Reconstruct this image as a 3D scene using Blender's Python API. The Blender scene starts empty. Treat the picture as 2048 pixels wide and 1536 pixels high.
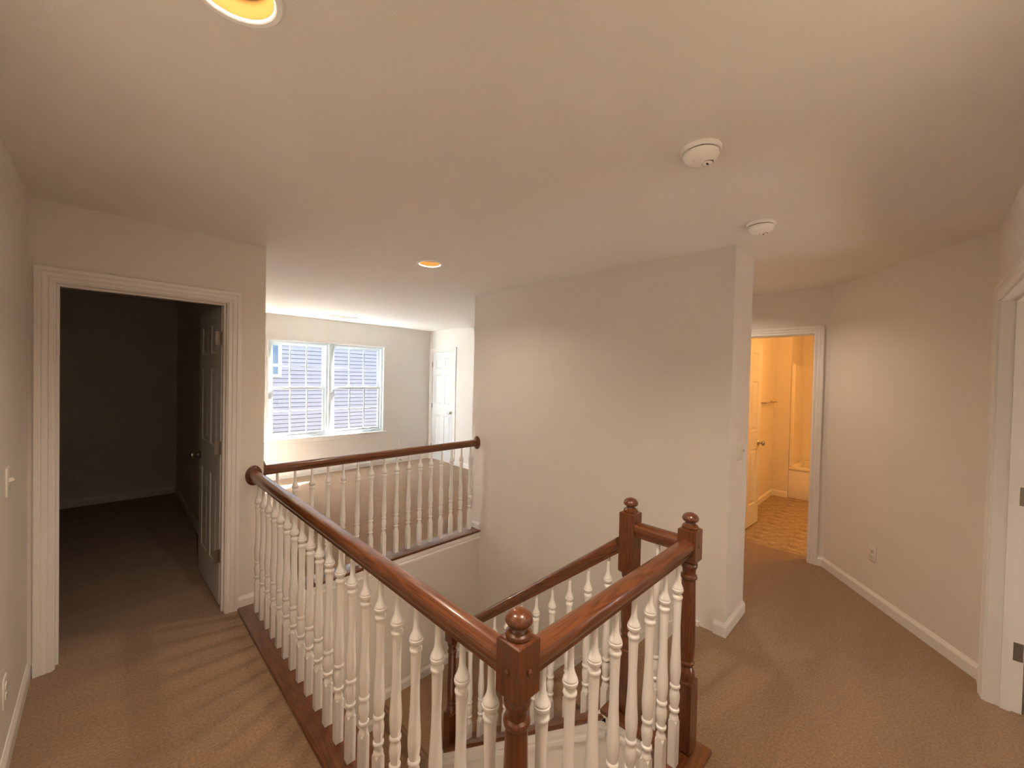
import bpy, bmesh, math, random
from mathutils import Vector, Matrix
random.seed(7)
SC = bpy.context.scene
COL = SC.collection

# ------------------------------------------------------------------ camera
CAM_Z = 1.5933
cd = bpy.data.cameras.new('camera')
cam = bpy.data.objects.new('camera', cd); COL.objects.link(cam)
FW = Vector((0.7083444, 0.70566621, -0.01683468)); RT = Vector((0.70585556, -0.70799566, 0.02258482))
UP = Vector((-0.00401846, 0.02788069, 0.99960318))
m = Matrix.Identity(4)
for i in range(3):
    m[i][0] = RT[i]; m[i][1] = UP[i]; m[i][2] = -FW[i]
m[0][3], m[1][3], m[2][3] = 0.0, 0.0, CAM_Z
cam.matrix_world = m
cd.sensor_fit = 'HORIZONTAL'; cd.sensor_width = 36.0
cd.lens = 36.0 * 809.7 / 2048.0
cd.clip_start = 0.02; cd.clip_end = 200
SC.camera = cam

# ------------------------------------------------------------------ world, sun, exposure
SUN_EL = math.radians(34.6)
SUN_AZ = (0.917, 0.399)                     # horizontal direction towards the sun
w = bpy.data.worlds.new('sky'); SC.world = w; w.use_nodes = True
nt = w.node_tree; nt.nodes.clear()
sky = nt.nodes.new('ShaderNodeTexSky'); sky.sky_type = 'NISHITA'; sky.sun_disc = False
sky.sun_elevation = SUN_EL; sky.sun_rotation = math.atan2(SUN_AZ[0], SUN_AZ[1])
sky.air_density = 1.0; sky.dust_density = 2.0; sky.ozone_density = 1.0
bg = nt.nodes.new('ShaderNodeBackground'); bg.inputs['Strength'].default_value = 1.5
wo = nt.nodes.new('ShaderNodeOutputWorld')
nt.links.new(sky.outputs[0], bg.inputs[0]); nt.links.new(bg.outputs[0], wo.inputs[0])
sl = bpy.data.lights.new('sun', 'SUN'); sl.energy = 290.0; sl.angle = math.radians(0.6); sl.color = (1.0, 0.985, 0.97)
so = bpy.data.objects.new('sun', sl); COL.objects.link(so)
sd = Vector((SUN_AZ[0]*math.cos(SUN_EL), SUN_AZ[1]*math.cos(SUN_EL), math.sin(SUN_EL)))
so.rotation_euler = sd.to_track_quat('Z', 'Y').to_euler()
so.location = (8, 8, 8)
LAMP_W = (16.0, 9.0, 22.0, 8.5)           # recessed downlights
BATH_W = 40.0
SC.view_settings.view_transform = 'Standard'
SC.view_settings.look = 'None'
SC.view_settings.exposure = 0.20
SC.view_settings.gamma = 1.0
SC.view_settings.use_curve_mapping = False
SC.cycles.use_denoising = True
SC.cycles.max_bounces = 9
SC.cycles.diffuse_bounces = 6
SC.cycles.use_adaptive_sampling = True
SC.cycles.adaptive_threshold = 0.02
SC.cycles.sample_clamp_indirect = 40.0

# ------------------------------------------------------------------ dimensions (metres)
H = 2.44
XL = -0.2776; YD = 3.1658; XE = 0.7706; XM = 2.7374; YF = 3.30; YM = 0.8051; XME = 3.1167
XB = 4.4314; YB = 0.5289; XR = 3.3619; YR = -0.2913; YW = 6.6347; XC = 4.4002
RX = 0.711; RY = 0.666; NX = 1.770; N3Y = 0.945; NLY = 2.31
LAND = -1.20
def cap_z(y): return -0.03 - 0.81*(y-1.04)
def nose_z(y): return -0.81*(y-1.03)

# ------------------------------------------------------------------ materials
def newmat(name):
    mt = bpy.data.materials.new(name); mt.use_nodes = True
    n = mt.node_tree.nodes; l = mt.node_tree.links
    return mt, n, l, n['Principled BSDF']
def paint(name, col, rough=0.6, bump=0.0, scale=160.0, spec=0.3):
    mt, n, l, b = newmat(name)
    b.inputs['Roughness'].default_value = rough
    b.inputs['Specular IOR Level'].default_value = spec
    tc = n.new('ShaderNodeTexCoord')
    ns = n.new('ShaderNodeTexNoise'); ns.inputs['Scale'].default_value = 3.0; ns.inputs['Detail'].default_value = 3
    l.new(tc.outputs['Object'], ns.inputs['Vector'])
    mx = n.new('ShaderNodeMix'); mx.data_type = 'RGBA'
    mx.inputs['A'].default_value = (*[c*0.97 for c in col], 1); mx.inputs['B'].default_value = (*[min(1, c*1.03) for c in col], 1)
    l.new(ns.outputs['Fac'], mx.inputs['Factor']); l.new(mx.outputs['Result'], b.inputs['Base Color'])
    if bump:
        n2 = n.new('ShaderNodeTexNoise'); n2.inputs['Scale'].default_value = scale; n2.inputs['Detail'].default_value = 3
        bp = n.new('ShaderNodeBump'); bp.inputs['Strength'].default_value = bump; bp.inputs['Distance'].default_value = 0.002
        l.new(tc.outputs['Object'], n2.inputs['Vector']); l.new(n2.outputs['Fac'], bp.inputs['Height']); l.new(bp.outputs['Normal'], b.inputs['Normal'])
    return mt
def wood(name, axis, c1, c2, rough=0.28):
    mt, n, l, b = newmat(name)
    tc = n.new('ShaderNodeTexCoord'); oi = n.new('ShaderNodeObjectInfo')
    ad = n.new('ShaderNodeVectorMath'); ad.operation = 'ADD'
    sc = n.new('ShaderNodeVectorMath'); sc.operation = 'SCALE'; sc.inputs['Scale'].default_value = 7.3
    cv = n.new('ShaderNodeCombineXYZ')
    for k in 'XYZ': l.new(oi.outputs['Random'], cv.inputs[k])
    l.new(cv.outputs[0], sc.inputs[0]); l.new(tc.outputs['Object'], ad.inputs[0]); l.new(sc.outputs[0], ad.inputs[1])
    mp = n.new('ShaderNodeMapping')
    mp.inputs['Scale'].default_value = (0.55, 11, 11) if axis == 'X' else (11, 11, 0.55)
    l.new(ad.outputs[0], mp.inputs['Vector'])
    ns = n.new('ShaderNodeTexNoise'); ns.inputs['Scale'].default_value = 1.5; ns.inputs['Detail'].default_value = 2.0
    l.new(mp.outputs[0], ns.inputs['Vector'])
    mu = n.new('ShaderNodeMath'); mu.operation = 'MULTIPLY'; mu.inputs[1].default_value = 120.0
    sn = n.new('ShaderNodeMath'); sn.operation = 'SINE'
    l.new(ns.outputs['Fac'], mu.inputs[0]); l.new(mu.outputs[0], sn.inputs[0])
    mp2 = n.new('ShaderNodeMapping'); mp2.inputs['Scale'].default_value = (9, 320, 320) if axis == 'X' else (320, 320, 9)
    l.new(ad.outputs[0], mp2.inputs['Vector'])
    n2 = n.new('ShaderNodeTexNoise'); n2.inputs['Scale'].default_value = 1.0; n2.inputs['Detail'].default_value = 2
    l.new(mp2.outputs[0], n2.inputs['Vector'])
    a2 = n.new('ShaderNodeMath'); a2.operation = 'MULTIPLY_ADD'; a2.inputs[1].default_value = 0.20; a2.inputs[2].default_value = 0.28
    l.new(sn.outputs[0], a2.inputs[0])
    a3 = n.new('ShaderNodeMath'); a3.operation = 'ADD'; l.new(a2.outputs[0], a3.inputs[0])
    a4 = n.new('ShaderNodeMath'); a4.operation = 'MULTIPLY'; a4.inputs[1].default_value = 0.6
    l.new(n2.outputs['Fac'], a4.inputs[0]); l.new(a4.outputs[0], a3.inputs[1])
    rp = n.new('ShaderNodeValToRGB')
    rp.color_ramp.elements[0].position = 0.12; rp.color_ramp.elements[0].color = (*c1, 1)
    rp.color_ramp.elements[1].position = 0.75; rp.color_ramp.elements[1].color = (*c2, 1)
    l.new(a3.outputs[0], rp.inputs['Fac']); l.new(rp.outputs['Color'], b.inputs['Base Color'])
    b.inputs['Roughness'].default_value = rough
    b.inputs['Coat Weight'].default_value = 0.5; b.inputs['Coat Roughness'].default_value = 0.13
    bp = n.new('ShaderNodeBump'); bp.inputs['Strength'].default_value = 0.12; bp.inputs['Distance'].default_value = 0.001
    l.new(n2.outputs['Fac'], bp.inputs['Height']); l.new(bp.outputs['Normal'], b.inputs['Normal'])
    return mt
def carpet(name, col):
    mt, n, l, b = newmat(name)
    b.inputs['Roughness'].default_value = 1.0; b.inputs['Specular IOR Level'].default_value = 0.05
    b.inputs['Sheen Weight'].default_value = 0.25; b.inputs['Sheen Roughness'].default_value = 0.6
    tc = n.new('ShaderNodeTexCoord')
    big = n.new('ShaderNodeTexNoise'); big.inputs['Scale'].default_value = 1.0; big.inputs['Detail'].default_value = 3
    mp = n.new('ShaderNodeMapping'); mp.inputs['Rotation'].default_value = (0, 0, 0.35); mp.inputs['Scale'].default_value = (1.0, 4.5, 1)
    l.new(tc.outputs['Object'], mp.inputs['Vector']); l.new(mp.outputs[0], big.inputs['Vector'])
    vo = n.new('ShaderNodeTexNoise'); vo.inputs['Scale'].default_value = 95.0; vo.inputs['Detail'].default_value = 4; vo.inputs['Roughness'].default_value = 0.75
    l.new(tc.outputs['Object'], vo.inputs['Vector'])
    r1 = n.new('ShaderNodeValToRGB')
    r1.color_ramp.elements[0].position = 0.34; r1.color_ramp.elements[0].color = (*[c*0.62 for c in col], 1)
    r1.color_ramp.elements[1].position = 0.64; r1.color_ramp.elements[1].color = (*[c*1.22 for c in col], 1)
    l.new(vo.outputs['Fac'], r1.inputs['Fac'])
    r2 = n.new('ShaderNodeValToRGB')
    r2.color_ramp.elements[0].position = 0.35; r2.color_ramp.elements[0].color = (0.88, 0.88, 0.88, 1)
    r2.color_ramp.elements[1].position = 0.65; r2.color_ramp.elements[1].color = (1.06, 1.06, 1.06, 1)
    l.new(big.outputs['Fac'], r2.inputs['Fac'])
    mx = n.new('ShaderNodeMix'); mx.data_type = 'RGBA'; mx.blend_type = 'MULTIPLY'; mx.inputs['Factor'].default_value = 1.0
    l.new(r1.outputs['Color'], mx.inputs['A']); l.new(r2.outputs['Color'], mx.inputs['B'])
    l.new(mx.outputs['Result'], b.inputs['Base Color'])
    bp = n.new('ShaderNodeBump'); bp.inputs['Strength'].default_value = 0.9; bp.inputs['Distance'].default_value = 0.006
    l.new(vo.outputs['Fac'], bp.inputs['Height']); l.new(bp.outputs['Normal'], b.inputs['Normal'])
    return mt
def simple(name, col, rough=0.4, metal=0.0, spec=0.5):
    mt, n, l, b = newmat(name)
    b.inputs['Base Color'].default_value = (*col, 1); b.inputs['Roughness'].default_value = rough
    b.inputs['Metallic'].default_value = metal; b.inputs['Specular IOR Level'].default_value = spec
    return mt
def emit(name, col, strength):
    mt, n, l, b = newmat(name)
    b.inputs['Base Color'].default_value = (*col, 1)
    b.inputs['Emission Color'].default_value = (*col, 1); b.inputs['Emission Strength'].default_value = strength
    return mt
def glass(name):
    mt, n, l, b = newmat(name)
    n.remove(b)
    tr = n.new('ShaderNodeBsdfTransparent'); tr.inputs[0].default_value = (0.97, 0.985, 0.99, 1)
    gl = n.new('ShaderNodeBsdfGlossy'); gl.inputs['Roughness'].default_value = 0.02
    mx = n.new('ShaderNodeMixShader'); mx.inputs[0].default_value = 0.05
    l.new(tr.outputs[0], mx.inputs[1]); l.new(gl.outputs[0], mx.inputs[2]); l.new(mx.outputs[0], n['Material Output'].inputs[0])
    return mt
def vinyl(name):
    mt, n, l, b = newmat(name)
    b.inputs['Roughness'].default_value = 0.35
    tc = n.new('ShaderNodeTexCoord')
    ns = n.new('ShaderNodeTexNoise'); ns.inputs['Scale'].default_value = 13.0; ns.inputs['Detail'].default_value = 8; ns.inputs['Roughness'].default_value = 0.7
    l.new(tc.outputs['Object'], ns.inputs['Vector'])
    rp = n.new('ShaderNodeValToRGB')
    rp.color_ramp.elements[0].position = 0.35; rp.color_ramp.elements[0].color = (0.15, 0.095, 0.045, 1)
    rp.color_ramp.elements[1].position = 0.70; rp.color_ramp.elements[1].color = (0.52, 0.40, 0.26, 1)
    l.new(ns.outputs['Fac'], rp.inputs['Fac'])
    l.new(rp.outputs['Color'], b.inputs['Base Color'])
    return mt
M = {}
M['wall'] = paint('wall_paint', (0.73, 0.695, 0.645), 0.55, 0.12, 220, 0.35)
M['ceil'] = paint('ceiling_paint', (0.80, 0.775, 0.74), 0.8, 0.2, 260, 0.2)
M['trim'] = paint('white_trim_paint', (0.78, 0.76, 0.73), 0.3, 0.0, spec=0.5)
M['bal'] = paint('white_baluster_paint', (0.80, 0.78, 0.75), 0.25, 0.0, spec=0.5)
M['door'] = paint('white_door_paint', (0.66, 0.665, 0.665), 0.32, 0.03, 90, 0.5)
M['woodx'] = wood('oak_stain_along', 'X', (0.050, 0.012, 0.0035), (0.165, 0.054, 0.0145))
M['woodz'] = wood('oak_stain_upright', 'Z', (0.045, 0.011, 0.003), (0.135, 0.041, 0.0105))
M['carpet'] = carpet('beige_carpet', (0.30, 0.176, 0.087))
M['vinyl'] = vinyl('vinyl_tile')
M['grout'] = simple('dark_joint', (0.16, 0.11, 0.06), 0.7)
M['plate'] = simple('ivory_plastic', (0.74, 0.71, 0.65), 0.35)
M['slot'] = simple('dark_slot', (0.02, 0.018, 0.016), 0.6)
M['det'] = simple('detector_plastic', (0.93, 0.92, 0.90), 0.35)
M['chrome'] = simple('satin_nickel', (0.45, 0.43, 0.40), 0.3, 1.0)
M['hinge'] = simple('hinge_steel', (0.30, 0.27, 0.23), 0.45, 1.0)
M['glass'] = glass('window_glass')
M['vin'] = simple('window_vinyl', (0.62, 0.68, 0.71), 0.35)  # white vinyl with the cool tint of skylight put into its colour
M['fiber'] = simple('fiberglass_white', (0.80, 0.76, 0.70), 0.22)
M['siding'] = paint('lilac_grey_siding', (0.23, 0.23, 0.265), 0.6, 0.0)
M['anti_bounce'] = paint('anti_bounce_dark', (0.10, 0.075, 0.06), 0.9, 0.3, 60)  # dark tone for the added outer slab, so little sunlight bounces off it
M['exttrim'] = simple('exterior_white_trim', (0.80, 0.80, 0.80), 0.5)
M['extglass'] = simple('dark_window_glass', (0.10, 0.16, 0.22), 0.08)
M['grass'] = paint('lawn', (0.07, 0.08, 0.04), 0.9, 0.5, 40)
M['roof'] = paint('roof_shingle', (0.10, 0.09, 0.085), 0.9, 0.5, 40)
M['bulb'] = emit('bulb_glow', (1.0, 0.85, 0.60), 5.0)
M['baffle'] = simple('glow_tinted_baffle', (0.020, 0.0105, 0.0030), 0.7, 0.0, 0.0)  # white baffle darkened and tinted gold to imitate the lamp's yellow glow
M['bathglow'] = emit('bath_globe', (1.0, 0.62, 0.26), 5.0)

# ------------------------------------------------------------------ mesh helpers
def obj(name, bm, mat, parent=None, smooth=False, loc=None, rot=None):
    me = bpy.data.meshes.new(name); bmesh.ops.recalc_face_normals(bm, faces=bm.faces); bm.to_mesh(me); bm.free()
    if isinstance(mat, str): mat = M[mat]
    me.materials.append(mat)
    if smooth:
        for p in me.polygons: p.use_smooth = True
        try: me.set_sharp_from_angle(angle=math.radians(40))
        except Exception: pass
    o = bpy.data.objects.new(name, me); COL.objects.link(o)
    if parent: o.parent = parent
    if loc: o.location = loc
    if rot: o.rotation_euler = rot
    return o
def cp(o, parent=None, loc=None, rot=None):
    c = o.copy(); COL.objects.link(c); c.parent = parent
    if loc is not None: c.location = loc
    if rot is not None: c.rotation_euler = rot
    return c
def empty(name, loc=(0, 0, 0), rot=(0, 0, 0), parent=None):
    o = bpy.data.objects.new(name, None); COL.objects.link(o); o.location = loc; o.rotation_euler = rot
    o.empty_display_size = 0.1
    if parent: o.parent = parent
    return o
def tag(o, label, cat, group=None, kind=None):
    o['label'] = label; o['category'] = cat
    if group: o['group'] = group
    if kind: o['kind'] = kind
    return o
def struct(o, label, cat): return tag(o, label, cat, kind='structure')
def box(bm, x0, x1, y0, y1, z0, z1, bev=0.0):
    vs = [bm.verts.new((x, y, z)) for z in (z0, z1) for y in (y0, y1) for x in (x0, x1)]
    F = [(0, 2, 3, 1), (4, 5, 7, 6), (0, 1, 5, 4), (2, 6, 7, 3), (0, 4, 6, 2), (1, 3, 7, 5)]
    fs = [bm.faces.new([vs[i] for i in f]) for f in F]
    if bev > 0:
        es = {e for f in fs for e in f.edges}
        bmesh.ops.bevel(bm, geom=list(es), offset=bev, segments=2, affect='EDGES', profile=0.5)
    return bm
def B(*a, **k): return box(bmesh.new(), *a, **k)
def lathe(bm, prof, seg=20, c=(0, 0), cap=True):
    rings = []
    for r, z in prof:
        rings.append([bm.verts.new((c[0]+r*math.cos(2*math.pi*i/seg), c[1]+r*math.sin(2*math.pi*i/seg), z)) for i in range(seg)])
    for a, b in zip(rings, rings[1:]):
        for i in range(seg):
            j = (i+1) % seg
            bm.faces.new((a[i], a[j], b[j], b[i]))
    if cap:
        bm.faces.new(rings[0][::-1]); bm.faces.new(rings[-1])
    return bm
def loft(bm, loops, closed=True, cap=True):
    rs = [[bm.verts.new(p) for p in L] for L in loops]
    n = len(rs[0])
    for a, b in zip(rs, rs[1:]):
        for i in range(n if closed else n-1):
            j = (i+1) % n
            bm.faces.new((a[i], a[j], b[j], b[i]))
    if cap and closed:
        bm.faces.new(rs[0][::-1]); bm.faces.new(rs[-1])
    return bm
def sweep(bm, path, prof, mapf, closed_path=False):
    """path: 2-D polyline; prof: closed list of (u offset to the left, v height); mapf(a,b,v) -> xyz"""
    P = [Vector(p) for p in path]; n = len(P); loops = []
    def nrm(a, b):
        d = (b-a).normalized(); return Vector((-d.y, d.x))
    for i in range(n):
        if 0 < i < n-1:
            n1, n2 = nrm(P[i-1], P[i]), nrm(P[i], P[i+1]); mv = (n1+n2)/(1+n1.dot(n2))
        elif i == 0: mv = nrm(P[0], P[1])
        else: mv = nrm(P[-2], P[-1])
        loops.append([mapf(P[i].x+mv.x*u, P[i].y+mv.y*u, v) for u, v in prof])
    return loft(bm, loops)
BASE_PROF = [(0, 0), (0.013, 0), (0.013, 0.060), (0.0095, 0.070), (0.006, 0.076), (0.004, 0.084), (0, 0.084)]
CASE_PROF = [(0, 0), (0, 0.008), (0.004, 0.011), (0.016, 0.011), (0.021, 0.008), (0.026, 0.0125), (0.040, 0.0145), (0.045, 0.012), (0.050, 0.0175), (0.066, 0.018), (0.070, 0.015), (0.070, 0)]
def baseboard(name, path, label, z=0.0):
    o = obj(name, sweep(bmesh.new(), path, BASE_PROF, lambda a, b, v: (a, b, z+v)), 'trim')
    return struct(o, label, 'baseboard')

# ------------------------------------------------------------------ walls
def wall_rects(a0, a1, z0, z1, holes):
    cuts = sorted({a0, a1, *[h[0] for h in holes], *[h[1] for h in holes]})
    out = []
    for s, e in zip(cuts, cuts[1:]):
        hs = sorted([(h[2], h[3]) for h in holes if h[0] <= s+1e-6 and h[1] >= e-1e-6])
        z = z0
        for lo, hi in hs:
            if lo > z+1e-6: out.append((s, e, z, lo))
            z = hi
        if z < z1-1e-6: out.append((s, e, z, z1))
    return out
def wall_y(name, label, x0, x1, y0, y1, z0=0.0, z1=H, holes=()):
    bm = bmesh.new()
    for s, e, lo, hi in wall_rects(x0, x1, z0, z1, holes): box(bm, s, e, y0, y1, lo, hi)
    return struct(obj(name, bm, 'wall'), label, 'wall')
def wall_x(name, label, y0, y1, x0, x1, z0=0.0, z1=H, holes=()):
    bm = bmesh.new()
    for s, e, lo, hi in wall_rects(y0, y1, z0, z1, holes): box(bm, x0, x1, s, e, lo, hi)
    return struct(obj(name, bm, 'wall'), label, 'wall')
BD0, BD1 = -0.184, 0.554          # bedroom doorway
wall_x('wall_left', 'beige wall along the left edge of the hall', YR-0.12, YD, XL-0.12, XL)
wall_y('wall_bedroom_door', 'beige wall with the doorway into the dark bedroom', XL-0.12, XE, YD, YD+0.12, holes=[(BD0-0.018, BD1+0.018, 0, 2.048)])
wall_x('wall_bedroom_side', 'wall between dark bedroom and bright bonus room', YD+0.12, YW+0.14, 0.65, XE)
wall_y('wall_bedroom_back', 'back wall of the dark bedroom with an outlet', -2.6, 0.65, 6.75, 6.87)
wall_x('wall_bedroom_far', 'unseen far side wall of the dark bedroom', YD+0.12, 6.75, -2.6, -2.48)
wall_y('wall_bedroom_front', 'front wall of the dark bedroom beside the hall', -2.6, XL-0.12, YD, YD+0.12)
WX0, WX1, WZ0, WZ1 = 1.66, 3.45, 0.60, 2.065
wall_y('wall_window', 'far beige wall of the bonus room holding the twin window', XE, XC+0.12, YW, YW+0.14, holes=[(WX0, WX1, WZ0, WZ1)])
CY0, CY1 = 5.862, 6.528
wall_x('wall_closet', 'right wall of the bonus room with the white closet door', YF, YW, XC, XC+0.12, holes=[(CY0-0.018, CY1+0.018, 0, 2.048)])
wall_y('wall_closet_back', 'closed back of the bonus room closet', XC+0.12, XC+0.9, 5.6, 5.7)
bm = bmesh.new()
for s_, e_, lo_, hi_ in wall_rects(-2.6, 7.7, -3.0, 2.9, [(WX0, WX1, WZ0, WZ1)]): box(bm, s_, e_, YW+0.236 if e_ <= WX0 else YW+0.14, YW+0.26 if e_ <= WX0 else YW+0.165, lo_, hi_)
struct(obj('wall_anti_bounce', bm, 'anti_bounce'), 'unseen dark slab added around the twin window to cut sun bounce', 'wall')  # unseen slab, added to keep sun from bouncing onto the neighbouring house
# stair wall (thick) with its end at the hallway
bm = bmesh.new(); box(bm, XM, XME, YM, YF, -2.8, H)
struct(obj('wall_stair', bm, 'wall'), 'large beige wall beside the stairwell ending at the hallway', 'wall')
wall_y('wall_bonus_near', 'near wall of the bonus room behind the stair wall', XME, XC, YF-0.12, YF)
BA0, BA1 = 0.647, 1.350           # bathroom doorway along y
wall_x('wall_bathroom_door', 'beige wall with the lit bathroom doorway', YB-0.9, 1.9, XB, XB+0.12, holes=[(BA0-0.018, BA1+0.018, 0, 2.048)])
wall_y('wall_corridor_end', 'end of the short corridor behind the stair wall', XME, XB, 1.75, 1.87)
# diagonal wall
dv = Vector((XR-XB, YR-YB)).normalized(); dn = Vector((dv.y, -dv.x))
if dn.dot(Vector((-1, 1))) > 0: dn = -dn
p0, p1 = Vector((XB, YB)), Vector((XR, YR))
bm = bmesh.new()
q = [p0, p1, p1+dn*0.12, p0+dn*0.12]
loft(bm, [[(v.x, v.y, 0) for v in q], [(v.x, v.y, H) for v in q]])
struct(obj('wall_diagonal', bm, 'wall'), 'angled beige wall with an outlet right of the bathroom door', 'wall')
RD0, RD1 = 1.95, 3.165            # right doorway
wall_y('wall_right', 'beige wall at the right edge with a doorway', XL-0.12, XR+0.1, YR-0.12, YR, holes=[(RD0-0.018, RD1+0.018, 0, 2.048)])
wall_y('wall_side_room_back', 'back wall of the side room beyond the right doorway', 1.0, 4.6, -3.1, -3.0)
wall_x('wall_side_room_near', 'near side wall of the side room beyond the right doorway', -3.0, YR-0.12, 1.0, 1.1)
wall_x('wall_side_room_far', 'far side wall of the side room beyond the right doorway', -3.0, YR-0.12, 4.5, 4.6, holes=[(-2.36, -1.7, 0.9, 1.9)])
# bathroom shell
BY1 = 1.42; BXE = 6.72
wall_y('wall_bathroom_left', 'bathroom wall behind the open door with a towel bar', XB+0.12, 7.7, BY1, BY1+0.12)
wall_x('wall_bathroom_stub', 'short bathroom wall beside the tub', 1.225, BY1, BXE, 7.7)
wall_x('wall_bathroom_tub', 'wall behind the bathtub', -0.7, 1.225, 7.55, 7.7)
wall_y('wall_bathroom_right', 'right wall of the bathroom out of view', XB+0.12, 7.7, -0.8, -0.68)
wall_x('wall_bathroom_over_tub', 'wall strip above the tub surround', -0.68, 1.225, 7.50, 7.55, 1.86, H)
# stairwell walls below the floor
wall_y('wall_well_far', 'beige stairwell wall under the far railing', 0.68, XM, 3.155, 3.27, -2.8, -0.012)
wall_x('wall_well_left', 'stairwell wall under the long railing', -0.6, 3.155, 0.68, 0.80, -2.8, -0.03)
wall_y('wall_well_near', 'stairwell wall under the near railing', 0.80, 1.70, 0.64, 0.76, -0.6, -0.03)
wall_y('wall_lower_end', 'end wall at the bottom of the lower stairs', 0.68, 1.84, -0.72, -0.6, -2.8, -0.03)

# ------------------------------------------------------------------ floors and ceiling
bm = bmesh.new()
for a in [(XL, 0.79, YR, YD), (0.79, 1.702, YR, 0.75), (1.702, 1.84, YR, 0.99), (1.84, 2.74, YR, 0.98), (2.74, 4.555, YR, 1.75), (RD0-0.02, RD1+0.02, YR-0.12, YR),
          (1.1, 4.5, -3.0, YR-0.12), (-2.48, 0.65, YD, 6.75), (XE, 4.40, 3.285, YW), (4.40, 5.3, 5.7, 6.6)]:
    box(bm, a[0], a[1], a[2], a[3], -0.03, 0.0)
struct(obj('floor', bm, 'carpet'), 'beige cut-pile carpet over the upstairs hall and rooms', 'carpet')
bm = B(XB+0.10, 7.6, -0.7, BY1+0.02, -0.03, -0.003)
fb = struct(obj('floor_bathroom', bm, 'grout'), 'brown mottled vinyl floor of the bathroom', 'floor')
tile0 = None
tw = 0.305; g = 0.002
for i in range(10):
    for j in range(7):
        x0 = XB+0.125+i*tw; y0 = -0.68+j*tw
        if x0 > 7.5 or y0 > BY1: continue
        x1, y1 = min(x0+tw-g, 7.55), min(y0+tw-g, BY1)
        if tile0 is not None and abs(x1-x0-tw+g) < 1e-6 and abs(y1-y0-tw+g) < 1e-6:
            cp(tile0, fb, (x0, y0, 0))
        else:
            t = obj('tile', B(0, x1-x0, 0, y1-y0, -0.003, 0.0), 'vinyl', fb, loc=(x0, y0, 0))
            if tile0 is None: tile0 = t
struct(obj('floor_lower', B(0.5, 3.2, -0.7, 3.3, -2.83, -2.8), 'carpet'), 'carpet at the foot of the stairs', 'carpet')
LIGHTS = [(0.198, 1.098), (1.735, 2.640), (0.92, 0.14), (3.72, 1.22)]  # third one is unseen, added to brighten the wall end and right hall
bm = bmesh.new()
CX0, CX1, CYa, CYb = -2.7, 7.8, -3.2, 6.95
hs = 0.11; hr = 0.080; SEG = 32
xs = sorted([CX0, CX1] + [v for c in LIGHTS for v in (c[0]-hs, c[0]+hs)])
xs = sorted(xs+[4.65]); ys = sorted([CYa, CYb, -0.9] + [v for c in LIGHTS for v in (c[1]-hs, c[1]+hs)])
for a, b in zip(xs, xs[1:]):
    for c, d in zip(ys, ys[1:]):
        mx_, my_ = (a+b)/2, (c+d)/2
        if mx_ > 4.65 and my_ < -0.9: continue
        if any(abs(L[0]-mx_) < hs and abs(L[1]-my_) < hs for L in LIGHTS): continue
        bm.faces.new([bm.verts.new(p) for p in ((a, c, H), (b, c, H), (b, d, H), (a, d, H))])
for L in LIGHTS:
    for i in range(SEG):
        t0, t1 = 2*math.pi*i/SEG, 2*math.pi*(i+1)/SEG
        def sq(t):
            k = hs/max(abs(math.cos(t)), abs(math.sin(t))); return (L[0]+k*math.cos(t), L[1]+k*math.sin(t), H)
        def ci(t): return (L[0]+hr*math.cos(t), L[1]+hr*math.sin(t), H)
        bm.faces.new([bm.verts.new(p) for p in (ci(t0), sq(t0), sq(t1), ci(t1))])
bmesh.ops.remove_doubles(bm, verts=bm.verts, dist=1e-5)
co = obj('ceiling', bm, 'ceil'); struct(co, 'flat beige-lit ceiling over the whole upstairs', 'ceiling')

# ------------------------------------------------------------------ baseboards
baseboard('baseboard_left', [(XL, YD-0.0), (XL, YR)], 'white baseboard along the left wall')
baseboard('baseboard_bedroom_door', [(XE-0.0, YD), (0.63, YD)], 'short white baseboard right of the bedroom doorway')
def bb(name, path, label, z=0.0): return baseboard(name, path, label, z)
bb('baseboard_stair_end', [(XM, 0.868), (XM, YM), (XME, YM), (XME, 1.75)][::-1], 'white baseboard wrapping the end of the stair wall')
bb('baseboard_diagonal', [(XR-0.12, YR), (XR, YR), (XB, YB), (XB, BA0-0.067)], 'white baseboard along the angled wall')
bb('baseboard_bedroom', [(0.65, YD+0.14), (0.65, 6.75), (-2.48, 6.75)], 'white baseboard in the dark bedroom')
bb('baseboard_window', [(XC, CY1+0.065), (XC, YW), (XE, YW)], 'white baseboard under the twin window')
bb('baseboard_closet', [(XC, YF), (XC, CY0-0.07)], 'white baseboard right of the closet door')
bb('baseboard_stair_far', [(XM, YF), (XM, 3.15)][::-1], 'short white baseboard end beside the far railing')
bb('baseboard_landing', [(XM, 2.28), (XM, 3.155), (1.70, 3.155)], 'white baseboard around the stair landing', LAND)
bb('baseboard_landing_low', [(1.69, 3.155), (0.80, 3.155)], 'white baseboard beside the lower landing', LAND-0.195)
bb('baseboard_bathroom', [(BXE, 1.225), (BXE, BY1), (XB+0.12, BY1)], 'white baseboard in the bathroom')

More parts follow.
